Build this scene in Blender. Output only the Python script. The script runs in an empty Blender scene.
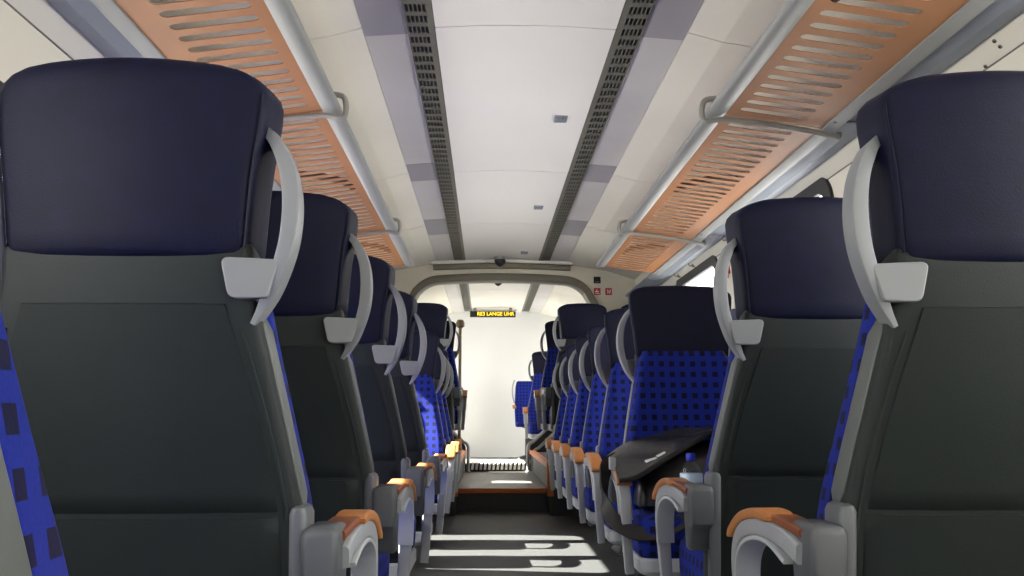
import bpy, bmesh, math, random
from mathutils import Vector, Matrix
random.seed(4)
PI = math.pi
SC = bpy.context.scene
COL = SC.collection

# ------------------------------------------------------------------ helpers
def link(o, parent=None):
    COL.objects.link(o)
    if parent is not None:
        o.parent = parent
    return o

def tag(o, label=None, cat=None, group=None, kind=None):
    if label: o['label'] = label
    if cat: o['category'] = cat
    if group: o['group'] = group
    if kind: o['kind'] = kind
    return o

def empty(name, loc, label=None, cat=None, group=None, rz=0.0):
    o = bpy.data.objects.new(name, None)
    o.empty_display_size = 0.1
    link(o); o.location = loc; o.rotation_euler = (0, 0, rz)
    return tag(o, label, cat, group)

def finish(bm, name, mat, parent=None, smooth=True, angle=35, bevel=0, kind=None):
    bmesh.ops.remove_doubles(bm, verts=bm.verts, dist=1e-5)
    if bevel:
        es = [e for e in bm.edges if len(e.link_faces) == 2 and e.calc_face_angle(0) > math.radians(40)]
        bmesh.ops.bevel(bm, geom=es, offset=bevel, segments=2, affect='EDGES', profile=0.6, clamp_overlap=True)
    bmesh.ops.recalc_face_normals(bm, faces=bm.faces)
    me = bpy.data.meshes.new(name)
    bm.to_mesh(me); bm.free()
    me.materials.append(mat)
    if smooth:
        for p in me.polygons: p.use_smooth = True
        me.set_sharp_from_angle(angle=math.radians(angle))
    o = bpy.data.objects.new(name, me)
    link(o, parent)
    if kind: o['kind'] = kind
    return o

def box(bm, x0, x1, y0, y1, z0, z1):
    v = [bm.verts.new((x, y, z)) for z in (z0, z1) for y in (y0, y1) for x in (x0, x1)]
    for f in ((0, 2, 3, 1), (4, 5, 7, 6), (0, 1, 5, 4), (2, 6, 7, 3), (0, 4, 6, 2), (1, 3, 7, 5)):
        bm.faces.new([v[i] for i in f])

def rings(bm, rs, close=True, cap=True):
    vs = [[bm.verts.new(p) for p in r] for r in rs]
    n = len(rs[0])
    for a, b in zip(vs, vs[1:]):
        for i in range(n if close else n - 1):
            j = (i + 1) % n
            try: bm.faces.new((a[i], a[j], b[j], b[i]))
            except ValueError: pass
    if cap:
        bm.faces.new(list(reversed(vs[0]))); bm.faces.new(vs[-1])

def rrect(w, d, r, seg=4, nx=8, ny=1):
    """rounded rectangle outline, centre 0, half sizes w,d; straight sides subdivided."""
    r = min(r, w * .98, d * .98)
    out = []
    cs = [(w - r, d - r, 0), (-w + r, d - r, PI / 2), (-w + r, -d + r, PI), (w - r, -d + r, 1.5 * PI)]
    for k, (cx, cy, a) in enumerate(cs):
        arc = [(cx + r * math.cos(a + PI / 2 * i / seg), cy + r * math.sin(a + PI / 2 * i / seg)) for i in range(seg + 1)]
        out += arc
        nxt = cs[(k + 1) % 4]
        e = (nxt[0] + r * math.cos(nxt[2]), nxt[1] + r * math.sin(nxt[2]))
        m = nx if k in (0, 2) else ny
        s = arc[-1]
        for i in range(1, m):
            t = i / m
            out.append((s[0] + (e[0] - s[0]) * t, s[1] + (e[1] - s[1]) * t))
    return out

def lerp(tab, z):
    tab = sorted(tab)
    if z <= tab[0][0]: return tab[0][1]
    for (a, va), (b, vb) in zip(tab, tab[1:]):
        if z <= b:
            t = (z - a) / (b - a); 
            return va + (vb - va) * t
    return tab[-1][1]

def smooth_tab(tab, z):
    """Catmull-Rom interpolation of a table."""
    tab = sorted(tab); n = len(tab)
    if z <= tab[0][0]: return tab[0][1]
    if z >= tab[-1][0]: return tab[-1][1]
    for i in range(n - 1):
        if z <= tab[i + 1][0]:
            break
    x0, y0 = tab[i]; x1, y1 = tab[i + 1]
    h = x1 - x0
    m0 = (y1 - tab[i - 1][1]) / (x1 - tab[i - 1][0]) if i > 0 else (y1 - y0) / h
    m1 = (tab[i + 2][1] - y0) / (tab[i + 2][0] - x0) if i + 2 < n else (y1 - y0) / h
    t = (z - x0) / h
    return (2*t**3 - 3*t**2 + 1)*y0 + (t**3 - 2*t**2 + t)*h*m0 + (-2*t**3 + 3*t**2)*y1 + (t**3 - t**2)*h*m1

def cr(pts, n):
    """Catmull-Rom resample of a polyline of tuples to n points."""
    P = [Vector(p) for p in pts]
    P = [P[0] * 2 - P[1]] + P + [P[-1] * 2 - P[-2]]
    out = []
    m = len(P) - 3
    for k in range(n):
        u = k / (n - 1) * m
        i = min(int(u), m - 1); t = u - i
        a, b, c, d = P[i:i + 4]
        out.append(0.5 * ((2 * b) + (c - a) * t + (2 * a - 5 * b + 4 * c - d) * t * t + (3 * b - a - 3 * c + d) * t ** 3))
    return out

def sweep(bm, path, binormal, size, rr=0.4, n=24, seg=3, raw=False):
    """sweep a rounded rectangle along path; size(t)->(half along normal, half along binormal)."""
    pts = [Vector(p) for p in path] if raw else cr(path, n)
    n = len(pts)
    B = Vector(binormal).normalized()
    rs = []
    for k, p in enumerate(pts):
        t = (pts[min(k + 1, n - 1)] - pts[max(k - 1, 0)]).normalized()
        b = (B - t * B.dot(t)).normalized()
        nn = b.cross(t)
        a, c = size(k / (n - 1))
        rs.append([tuple(p + nn * u + b * v) for u, v in rrect(a, c, min(a, c) * rr, seg, 1, 1)])
    rings(bm, rs)

def tube(bm, path, r, n=24, sides=10, raw=False):
    pts = [Vector(p) for p in path] if raw else cr(path, n)
    n = len(pts)
    t0 = (pts[1] - pts[0]).normalized()
    nrm = t0.orthogonal().normalized()
    rs = []
    for k, p in enumerate(pts):
        t = (pts[min(k + 1, n - 1)] - pts[max(k - 1, 0)]).normalized()
        nrm = (nrm - t * nrm.dot(t)).normalized()
        b = t.cross(nrm)
        rs.append([tuple(p + nrm * r * math.cos(2 * PI * i / sides) + b * r * math.sin(2 * PI * i / sides)) for i in range(sides)])
    rings(bm, rs)

def lathe(bm, prof, c=(0, 0, 0), seg=24):
    rs = [[(c[0] + r * math.cos(2 * PI * i / seg), c[1] + r * math.sin(2 * PI * i / seg), c[2] + z) for i in range(seg)] for r, z in prof]
    rings(bm, rs)

def plate(loops, thick, name, mat, parent, fn, bev=0.0, kind=None, smooth=False):
    """flat plate with holes from closed 2D loops; fn maps (u,v,w) to the place it has."""
    cu = bpy.data.curves.new(name, 'CURVE'); cu.dimensions = '2D'; cu.fill_mode = 'BOTH'
    cu.extrude = thick / 2 - bev; cu.bevel_depth = bev; cu.bevel_resolution = 1
    for lp in loops:
        s = cu.splines.new('POLY'); s.points.add(len(lp) - 1)
        for i, (x, y) in enumerate(lp): s.points[i].co = (x, y, 0, 1)
        s.use_cyclic_u = True
    tmp = bpy.data.objects.new(name, cu)
    COL.objects.link(tmp)
    dg = bpy.context.evaluated_depsgraph_get(); dg.update()
    me = bpy.data.meshes.new_from_object(tmp.evaluated_get(dg), depsgraph=dg)
    COL.objects.unlink(tmp); bpy.data.objects.remove(tmp); bpy.data.curves.remove(cu)
    for v in me.vertices: v.co = fn(*v.co)
    me.materials.clear(); me.materials.append(mat)
    bm = bmesh.new(); bm.from_mesh(me)
    bmesh.ops.remove_doubles(bm, verts=bm.verts, dist=1e-5)
    bmesh.ops.recalc_face_normals(bm, faces=bm.faces)
    bm.to_mesh(me); bm.free()
    for p in me.polygons: p.use_smooth = False
    me.name = name
    o = bpy.data.objects.new(name, me); link(o, parent)
    if kind: o['kind'] = kind
    return o

def text_mesh(body, name, mat, parent, size, fn, thick=0.002, sx=1.0):
    cu = bpy.data.curves.new(name, 'FONT'); cu.body = body; cu.size = size; cu.extrude = thick / 2
    cu.align_x = 'CENTER'; cu.align_y = 'CENTER'; cu.offset = size * 0.012
    tmp = bpy.data.objects.new(name, cu); COL.objects.link(tmp)
    dg = bpy.context.evaluated_depsgraph_get(); dg.update()
    me = bpy.data.meshes.new_from_object(tmp.evaluated_get(dg), depsgraph=dg)
    COL.objects.unlink(tmp); bpy.data.objects.remove(tmp); bpy.data.curves.remove(cu)
    for v in me.vertices: v.co = fn(v.co.x * sx, v.co.y, v.co.z)
    me.materials.clear(); me.materials.append(mat)
    o = bpy.data.objects.new(name, me); link(o, parent)
    return o

def copy_tree(o, parent=None):
    c = o.copy(); COL.objects.link(c)
    if parent is not None: c.parent = parent
    for ch in [k for k in ALL_CHILDREN.get(o.name, [])]:
        copy_tree(ch, c)
    return c
ALL_CHILDREN = {}
def index_children(root):
    for ch in root.children:
        ALL_CHILDREN.setdefault(root.name, []).append(ch); index_children(ch)

# ------------------------------------------------------------------ materials
def mat(name, base, rough=0.5, metal=0.0, spec=0.5, noise=None, bump=None, coat=0.0, sheen=0.0):
    """principled material; noise=(scale, amount) mottles colour, bump=(scale, strength, distance)."""
    m = bpy.data.materials.new(name); m.use_nodes = True
    nt = m.node_tree; b = nt.nodes['Principled BSDF']
    b.inputs['Base Color'].default_value = (*base, 1)
    b.inputs['Roughness'].default_value = rough
    b.inputs['Metallic'].default_value = metal
    b.inputs['Specular IOR Level'].default_value = spec
    b.inputs['Coat Weight'].default_value = coat
    b.inputs['Sheen Weight'].default_value = sheen
    tc = nt.nodes.new('ShaderNodeTexCoord')
    if noise:
        n = nt.nodes.new('ShaderNodeTexNoise'); n.inputs['Scale'].default_value = noise[0]; n.inputs['Detail'].default_value = 4
        nt.links.new(tc.outputs['Object'], n.inputs['Vector'])
        r = nt.nodes.new('ShaderNodeMapRange'); r.inputs['From Min'].default_value = .3; r.inputs['From Max'].default_value = .7
        r.inputs['To Min'].default_value = 1 - noise[1]; r.inputs['To Max'].default_value = 1 + noise[1]
        nt.links.new(n.outputs['Fac'], r.inputs['Value'])
        mx = nt.nodes.new('ShaderNodeMix'); mx.data_type = 'RGBA'; mx.blend_type = 'MULTIPLY'; mx.inputs['Factor'].default_value = 1
        mx.inputs['A'].default_value = (*base, 1)
        nt.links.new(r.outputs['Result'], mx.inputs['B'])
        nt.links.new(mx.outputs['Result'], b.inputs['Base Color'])
    if bump:
        n = nt.nodes.new('ShaderNodeTexNoise'); n.inputs['Scale'].default_value = bump[0]; n.inputs['Detail'].default_value = 3
        nt.links.new(tc.outputs['Object'], n.inputs['Vector'])
        bp = nt.nodes.new('ShaderNodeBump'); bp.inputs['Strength'].default_value = bump[1]; bp.inputs['Distance'].default_value = bump[2]
        nt.links.new(n.outputs['Fac'], bp.inputs['Height']); nt.links.new(bp.outputs['Normal'], b.inputs['Normal'])
    return m

def fabric_mat():
    m = bpy.data.materials.new('blue_checked_moquette'); m.use_nodes = True
    nt = m.node_tree; N = nt.nodes; L = nt.links; b = N['Principled BSDF']
    b.inputs['Roughness'].default_value = .85; b.inputs['Specular IOR Level'].default_value = .2
    tc = N.new('ShaderNodeTexCoord')
    sp = N.new('ShaderNodeSeparateXYZ'); L.new(tc.outputs['Object'], sp.inputs[0])
    sn = N.new('ShaderNodeSeparateXYZ'); L.new(tc.outputs['Normal'], sn.inputs[0])
    def math_(op, a, bb=None):
        k = N.new('ShaderNodeMath'); k.operation = op
        for i, v in enumerate((a, bb)):
            if v is None: continue
            if isinstance(v, (int, float)): k.inputs[i].default_value = v
            else: L.new(v, k.inputs[i])
        return k.outputs[0]
    side = math_('GREATER_THAN', math_('ABSOLUTE', sn.outputs['X']), .75)
    top = math_('GREATER_THAN', math_('ABSOLUTE', sn.outputs['Z']), .75)
    def mixv(f, a, c):
        k = N.new('ShaderNodeMix'); k.data_type = 'FLOAT'
        L.new(f, k.inputs[0]); L.new(a, k.inputs[2]); L.new(c, k.inputs[3]); return k.outputs[0]
    u = mixv(side, sp.outputs['X'], sp.outputs['Y'])
    v = mixv(top, sp.outputs['Z'], sp.outputs['Y'])
    P = .0415
    def band(c, w):
        f = math_('FRACT', math_('ADD', math_('DIVIDE', c, P), 100.25))
        return math_('LESS_THAN', math_('ABSOLUTE', math_('SUBTRACT', f, .5)), w)
    sq = math_('MULTIPLY', band(u, .245), band(v, .245))
    no = N.new('ShaderNodeTexNoise'); no.inputs['Scale'].default_value = 260; L.new(tc.outputs['Object'], no.inputs['Vector'])
    cr_ = N.new('ShaderNodeMix'); cr_.data_type = 'RGBA'
    cr_.inputs['A'].default_value = (.005, .013, .16, 1); cr_.inputs['B'].default_value = (.008, .022, .25, 1)
    L.new(no.outputs['Fac'], cr_.inputs['Factor'])
    mx = N.new('ShaderNodeMix'); mx.data_type = 'RGBA'; L.new(sq, mx.inputs['Factor'])
    L.new(cr_.outputs['Result'], mx.inputs['A']); mx.inputs['B'].default_value = (.004, .005, .030, 1)
    L.new(mx.outputs['Result'], b.inputs['Base Color'])
    bp = N.new('ShaderNodeBump'); bp.inputs['Strength'].default_value = .25; bp.inputs['Distance'].default_value = .001
    L.new(no.outputs['Fac'], bp.inputs['Height']); L.new(bp.outputs['Normal'], b.inputs['Normal'])
    return m

def glass_mat(name, tint=(1, 1, 1), refl=0.08):
    m = bpy.data.materials.new(name); m.use_nodes = True
    nt = m.node_tree; N = nt.nodes; L = nt.links
    for n in list(N): N.remove(n)
    out = N.new('ShaderNodeOutputMaterial'); t = N.new('ShaderNodeBsdfTransparent'); g = N.new('ShaderNodeBsdfGlossy')
    t.inputs['Color'].default_value = (*tint, 1); g.inputs['Roughness'].default_value = .02
    fr = N.new('ShaderNodeFresnel'); ge = N.new('ShaderNodeNewGeometry')
    im = N.new('ShaderNodeMix'); im.data_type = 'FLOAT'; im.inputs[2].default_value = 1.45; im.inputs[3].default_value = 1 / 1.45
    L.new(ge.outputs['Backfacing'], im.inputs[0]); L.new(im.outputs[0], fr.inputs['IOR'])
    mx = N.new('ShaderNodeMixShader')
    L.new(fr.outputs[0], mx.inputs[0]); L.new(t.outputs[0], mx.inputs[1]); L.new(g.outputs[0], mx.inputs[2])
    L.new(mx.outputs[0], out.inputs['Surface'])
    return m

def emit_mat(name, col, s):
    m = bpy.data.materials.new(name); m.use_nodes = True
    nt = m.node_tree; b = nt.nodes['Principled BSDF']
    b.inputs['Base Color'].default_value = (0.02, 0.02, 0.02, 1)
    b.inputs['Emission Color'].default_value = (*col, 1); b.inputs['Emission Strength'].default_value = s
    return m

M = dict(
    shell=mat('dark_grey_shell', (.018, .023, .0225), .52, spec=.20, noise=(3, .12), bump=(420, .35, .0012)),
    panel=mat('dark_grey_back_panel', (.012, .0165, .016), .55, spec=.18, noise=(4, .12), bump=(420, .35, .0012)),
    sidetrim=mat('pale_green_grey_trim', (.085, .097, .092), .45, bump=(500, .2, .0008)),
    column=mat('mid_grey_plastic', (.095, .103, .110), .42, bump=(500, .2, .0008)),
    leather=mat('navy_leather', (.0030, .0040, .0190), .56, spec=.17, noise=(25, .15), bump=(330, .35, .0012)),
    fabric=fabric_mat(),
    silver=mat('silver_plastic', (.31, .325, .345), .38, spec=.5, bump=(500, .1, .0005)),
    handle=mat('grey_handle_plastic', (.20, .21, .222), .40, bump=(500, .1, .0005)),
    block=mat('grey_plastic_block', (.075, .081, .088), .5, bump=(500, .2, .0008)),
    pale=mat('pale_grey_plastic', (.40, .42, .44), .45),
    orange=mat('tan_leather_pad', (.40, .155, .042), .45, noise=(40, .1), bump=(300, .2, .001)),
    brown=mat('brown_leather_pad', (.20, .055, .018), .45, noise=(40, .1)),
    pedestal=mat('charcoal_pedestal', (.03, .032, .034), .5),
    rack=mat('copper_orange_panel', (.335, .148, .060), .5, noise=(6, .05)),
    alu=mat('brushed_aluminium', (.27, .275, .26), .48, metal=.1, noise=(2, .06)),
    cove=mat('blue_grey_cove', (.24, .265, .30), .5, noise=(2, .08)),
    rod=mat('grey_rod', (.30, .29, .26), .4, metal=.4),
    dark=mat('dark_support', (.035, .028, .025), .6),
    ceil=mat('cream_ceiling', (.74, .715, .66), .6, noise=(1.2, .03)),
    side=mat('beige_side_ceiling', (.72, .69, .60), .6, noise=(1.2, .05)),
    strip=mat('grey_strip', (.56, .54, .52), .5, noise=(1.5, .07)),
    lilac=mat('lilac_grey_plate', (.33, .315, .330), .5, noise=(1.5, .08)),
    vent=mat('olive_grey_vent', (.135, .130, .100), .5),
    black=mat('black_plastic', (.008, .008, .009), .45),
    seam=mat('seam_filler', (.16, .15, .14), .8),
    wall=mat('cream_wall', (.76, .73, .61), .55, noise=(1.5, .04)),
    white=mat('white_end_wall', (.66, .665, .645), .55, noise=(1.5, .03)),
    bulk=mat('cream_bulkhead', (.66, .62, .50), .55, noise=(2, .04)),
    bronze=mat('bronze_grey_frame', (.17, .15, .11), .45, noise=(2, .1)),
    brownpost=mat('dark_brown_post', (.20, .14, .085), .5),
    floor=mat('speckled_dark_floor', (.036, .039, .039), .55, noise=(120, .3), bump=(200, .15, .001)),
    step=mat('grey_step_floor', (.11, .107, .092), .42, noise=(60, .12)),
    nosing=mat('orange_nosing', (.62, .17, .035), .45),
    riser=mat('dark_riser', (.035, .037, .04), .5),
    rib=mat('pale_rubber_rib', (.62, .62, .60), .5),
    red=mat('red_sign', (.45, .02, .02), .5),
    paper=mat('white_plastic_film', (.75, .76, .76), .45),
    bag=mat('black_bag_leather', (.013, .0125, .0125), .33, noise=(18, .6), bump=(28, .55, .006)),
    strap=mat('black_webbing', (.010, .009, .009), .6, bump=(400, .3, .001)),
    cap=mat('blue_bottle_cap', (.01, .02, .40), .4),
    label=mat('pale_blue_label', (.45, .58, .72), .4),
    glass=glass_mat('window_glass'),
    water=glass_mat('clear_bottle', (.80, .87, .92)),
    led=emit_mat('amber_led', (1.0, .66, .02), 1.8),
    rubber=mat('black_window_rubber', (.010, .010, .011), .5),
)

# ------------------------------------------------------------------ the seat
REAR = [(.28, .150), (.40, .135), (.55, .115), (.66, .098), (.80, .070), (.93, .045), (1.00, .034), (1.06, .028)]
HALF = [(.28, .264), (.50, .263), (.58, .260), (.67, .250), (.80, .225), (.93, .198), (.98, .186), (1.06, .182)]
def rear(x, z): return smooth_tab(REAR, z) + .35 * x * x

def back_plate(zs, half, out, name, m, parent, nx=16):
    """slightly raised plate that follows the rear of the shell (out = how far it stands proud)."""
    bm = bmesh.new()
    zs2 = []
    for a, b in zip(zs, zs[1:]):
        k = max(1, int((b - a) / .03)); zs2 += [a + (b - a) * i / k for i in range(k)]
    zs2.append(zs[-1])
    e = .0035
    rows = []
    zz = [zs2[0], zs2[0] + e] + zs2[1:-1] + [zs2[-1] - e, zs2[-1]]
    for k, z in enumerate(zz):
        w = smooth_tab(half, z)
        edge_row = k in (0, len(zz) - 1)
        xs = [-w, -w + e] + [(-w + e) + (2 * w - 2 * e) * i / nx for i in range(1, nx)] + [w - e, w]
        row = []
        for i, x in enumerate(xs):
            sunk = edge_row or i in (0, len(xs) - 1)
            row.append(bm.verts.new((x, rear(x, z) + (.004 if sunk else -out), z)))
        rows.append(row)
    for a, b in zip(rows, rows[1:]):
        for i in range(len(a) - 1): bm.faces.new((a[i], a[i + 1], b[i + 1], b[i]))
    return finish(bm, name, m, parent, angle=60)

def build_seat(name, s):
    """s = -1 / +1: side of the aisle (local x); 0: the seat by the window. Faces +y."""
    root = empty(name, (0, 0, 0))
    # --- shell
    bm = bmesh.new(); rs = []
    zs = [.28, .30] + [.30 + .04 * i for i in range(1, 19)] + [1.045, 1.055, 1.06]
    for z in zs:
        w = smooth_tab(HALF, z); d = .034
        ins = .01 if z in (.28, 1.06) else (.003 if z == 1.055 else 0)
        rs.append([(x, y + d + smooth_tab(REAR, z) + .35 * x * x, z) for x, y in rrect(w - ins, d - ins, .014, 3, 10, 2)])
    rings(bm, rs)
    shell = finish(bm, 'back_shell', M['shell'], root, angle=50)
    up = [(.655, .222), (.72, .212), (.80, .195), (.88, .174), (.95, .153), (.966, .149)]
    lo = [(.34, .231), (.50, .230), (.60, .226), (.652, .222)]
    back_plate([.6575, .966], up, .0035, 'back_panel', M['panel'], shell)
    back_plate([.34, .6545], lo, .0035, 'lower_panel', M['panel'], shell)
    # thin ridge that runs down the shell on both sides of the panel
    for q in (-1, 1):
        bm = bmesh.new()
        pts = []
        for i in range(14):
            z = .36 + (.93 - .36) * i / 13
            x = q * (smooth_tab([(.34, .241), (.60, .237), (.66, .232), (.80, .205), (.93, .170)], z))
            pts.append((x, rear(x, z) + .001, z))
        sweep(bm, pts, (1, 0, 0), lambda t: (.0035, .004 * (1 - .6 * t)), .6, raw=True)
        finish(bm, 'side_ridge', M['shell'], shell)
    # --- headrest
    W = [(1.028, .186), (1.05, .189), (1.14, .197), (1.21, .206), (1.255, .211), (1.275, .212), (1.30, .211)]
    Z0, Z1 = 1.028, 1.330
    def hry(z): return .022 - .022 * min(1, (z - Z0) / .16)
    bm = bmesh.new(); rs = []
    lv = [(Z0, .012, .02), (Z0 + .006, .004, .008), (Z0 + .016, 0, 0)] + [(Z0 + .016 + (1.282 - Z0 - .016) * i / 9, 0, 0) for i in range(1, 10)]
    lv += [(1.298, .003, .002), (1.311, .014, .006), (1.321, .034, .014), (1.327, .062, .026)]
    for z, iw, idp in lv:
        w = smooth_tab(W, z) - iw; d = .042 - idp * .7
        top = max(0, (z - 1.06) / (Z1 - 1.06))
        rs.append([(x * (.965 + .035 * y / .042), y + .042 + hry(z) + .55 * x * x, z - .34 * top ** 3 * x * x + .003 * top) for x, y in rrect(w, d, .016, 4, 12, 3)])
    rings(bm, rs)
    hr = finish(bm, 'headrest', M['leather'], root, angle=60)
    for q in (-1, 1):                      # seam piping on the rear side edges
        bm = bmesh.new(); pts = []
        for i in range(12):
            z = Z0 + .018 + (1.283 - Z0 - .018) * i / 11
            w = smooth_tab(W, z) * .931 - .002
            top = max(0, (z - 1.06) / (Z1 - 1.06))
            pts.append((q * w, hry(z) + .55 * w * w + .003, z - .34 * top ** 3 * w * w + .003 * top))
        tube(bm, pts, .0026, sides=6, raw=True)
        finish(bm, 'piping', M['leather'], hr)
    # --- upholstered backrest
    bm = bmesh.new(); rs = []
    BW = [(.43, .250), (.50, .260), (.58, .263), (.67, .255), (.80, .231), (.93, .205), (1.0, .192), (1.06, .184)]
    for i in range(22):
        z = .43 + (1.058 - .43) * i / 21
        w = smooth_tab(BW, z); ins = .02 if i in (0, 21) else (.006 if i in (1, 20) else 0)
        th = smooth_tab([(.43, .030), (.60, .036), (.80, .032), (1.06, .030)], z)
        r0 = smooth_tab(REAR, z) + .050
        rs.append([(x * (1 - .03 * (y / th + 1)), y + th + r0 + (.7 if y > 0 else .30) * x * x, z) for x, y in rrect(w - ins, th - ins * .6, .022, 4, 10, 2)])
    rings(bm, rs)
    finish(bm, 'backrest', M['fabric'], root, angle=60)
    # --- cushion, pan, pedestal
    bm = bmesh.new(); rs = []
    for z, ix, iy in ((.325, .010, .030), (.34, .002, .016), (.37, 0, .006), (.41, 0, 0), (.440, .004, .004), (.455, .014, .016), (.462, .034, .040)):
        rs.append([(x, y + .362, z + (.012 * ((y + .2) / .4) if z > .4 else 0)) for x, y in rrect(.258 - ix, .198 - iy, .05, 5, 6, 6)])
    rings(bm, rs)
    finish(bm, 'seat_cushion', M['fabric'], root, angle=60)
    bm = bmesh.new(); rs = []
    for z, i in ((.268, .02), (.275, .008), (.285, 0), (.322, 0), (.328, .005)):
        rs.append([(x, y + .345, z) for x, y in rrect(.262 - i, .195 - i, .04, 4, 2, 2)])
    rings(bm, rs)
    finish(bm, 'seat_pan', M['pale'], root)
    bm = bmesh.new(); rs = []
    for z, w, d in ((0, .07, .15), (.012, .07, .15), (.02, .06, .14), (.06, .045, .11), (.22, .045, .10), (.27, .08, .13)):
        rs.append([(x - s * .06, y + .30, z) for x, y in rrect(w, d, .03, 3, 1, 1)])
    rings(bm, rs)
    finish(bm, 'pedestal', M['pedestal'], root)
    for q in ((s,) if s else ()):
        bm = bmesh.new(); rs = []          # paler trim along the flank of the shell
        for i in range(16):
            z = .664 + (.950 - .664) * i / 15
            w = smooth_tab(HALF, z); k = .5 if i in (0, 15) else 1
            r0 = smooth_tab(REAR, z) + .35 * w * w
            rs.append([(q * (w - .002 + x), r0 + .040 + y, z) for x, y in rrect(.005 * k, .024 * k, .004, 3, 1, 1)])
        rings(bm, rs)
        finish(bm, 'side_trim', M['sidetrim'], root, angle=50)
        # grey side column below the shell edge
        bm = bmesh.new(); rs = []
        for z, i in ((.29, .006), (.295, 0), (.50, 0), (.655, 0), (.664, .003), (.668, .010)):
            r0 = smooth_tab(REAR, z)
            rs.append([(q * (.249 + x), r0 + .012 + .036 + y, z) for x, y in rrect(.014 - i, .036 - i, .010, 3, 1, 1)])
        rings(bm, rs)
        finish(bm, 'side_column', M['column'], root)
        # armrest: body with front leg, pad, rear pad, pivot block
        bm = bmesh.new()
        path = [(q * .300, .150, .588), (q * .302, .23, .604), (q * .304, .32, .608), (q * .304, .41, .597), (q * .304, .475, .570), (q * .303, .508, .525),
                (q * .301, .513, .46), (q * .297, .508, .37), (q * .290, .498, .275)]
        sweep(bm, path, (1, 0, 0), lambda t: (.017 - .004 * t, .022 - .007 * max(0, (t - .4) / .6)), .35, 44)
        arm = finish(bm, 'armrest', M['silver'], root, angle=40)
        bm = bmesh.new()                   # thin lip under the arch
        path = [(q * .300, .205, .568), (q * .302, .27, .586), (q * .303, .34, .588), (q * .303, .41, .574), (q * .302, .460, .548), (q * .301, .485, .510), (q * .299, .494, .45)]
        sweep(bm, path, (1, 0, 0), lambda t: (.004, .025), .6, 30)
        finish(bm, 'arch_lip', M['pale'], arm, angle=40)
        bm = bmesh.new()
        path = [(q * .304, .262, .629), (q * .304, .33, .631), (q * .304, .40, .622), (q * .304, .455, .606), (q * .304, .498, .583), (q * .304, .514, .570)]
        sweep(bm, path, (1, 0, 0), lambda t: (.0095 * min(1, .35 + 8 * t, .35 + 8 * (1 - t)), .027), .6, 28)
        finish(bm, 'arm_pad', M['orange'], arm, angle=50)
        bm = bmesh.new()
        sweep(bm, [(q * .292, .150, .620), (q * .295, .21, .626), (q * .298, .27, .629)], (1, 0, 0), lambda t: (.007, .024), .6, 8)
        finish(bm, 'rear_pad', M['brown'], arm, angle=50)
        bm = bmesh.new(); rs = []
        for z, y0, y1, i in ((.478, .155, .190, .006), (.484, .150, .194, .001), (.530, .140, .196, 0), (.545, .112, .200, 0), (.622, .102, .205, 0), (.632, .104, .203, .003), (.637, .112, .196, .009)):
            rs.append([(q * (.284 + x), (y0 + y1) / 2 + y, z) for x, y in rrect(.028 - i, (y1 - y0) / 2, .010, 3, 1, 1)])
        rings(bm, rs)
        finish(bm, 'pivot_block', M['block'], arm, angle=50)
        # grab handle: arc from headrest to shoulder with flat bracket on the back
        bm = bmesh.new()
        path = [(q * .198, .066, 1.226), (q * .214, .058, 1.206), (q * .232, .052, 1.165), (q * .240, .050, 1.112), (q * .236, .051, 1.055), (q * .220, .056, 1.000),
                (q * .202, .064, .962), (q * .188, .070, .938)]
        sweep(bm, path, (0, 1, 0), lambda t: ((.0070 + .0055 * math.sin(PI * min(1, t * 1.1))) * (1 if t < .8 else 1 - 2.2 * (t - .8)), .018 + .003 * math.sin(PI * t)), .22, 44)
        hd = finish(bm, 'grab_handle', M['handle'], root, angle=40)
        lp = []
        cs = [(.146, 1.028), (.224, 1.026), (.210, .974), (.159, .972)]
        for k in range(4):
            p0, p1, p2 = Vector(cs[k - 1]), Vector(cs[k]), Vector(cs[(k + 1) % 4])
            r = .010 if k in (0, 3) else .004
            a = p1 + (p0 - p1).normalized() * r; b = p1 + (p2 - p1).normalized() * r
            for i in range(5):
                t = i / 4; pt = a * (1 - t) ** 2 + p1 * 2 * t * (1 - t) + b * t * t
                lp.append((pt.x, pt.y))
        plate([lp], .022, 'handle_bracket', M['handle'], hd, lambda u, v, w: (q * u, .026 + w + .35 * u * u, v), bev=.0025)
    index_children(root)
    return root

proto = {}
def seat(y, z, side, aisle, facing, label, group, x=None):
    """side -1 left row / +1 right row; facing +1 turned away from the camera, -1 towards it."""
    s = 0 if not aisle else (-side * facing)
    nm = 'train_seat'
    if s not in proto:
        proto[s] = build_seat(nm, s); o = proto[s]
    else:
        o = copy_tree(proto[s])
    xx = side * ((0.668 if facing > 0 else 0.642) if aisle else (1.167 if z < .1 else 1.145)) if x is None else x
    o.location = (xx, y, z)
    o.rotation_euler = (0, 0, 0 if facing > 0 else PI)
    if not aisle: o.scale = (.88 if z < .1 else .77, 1, 1)
    return tag(o, label, 'train seat', group)

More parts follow.
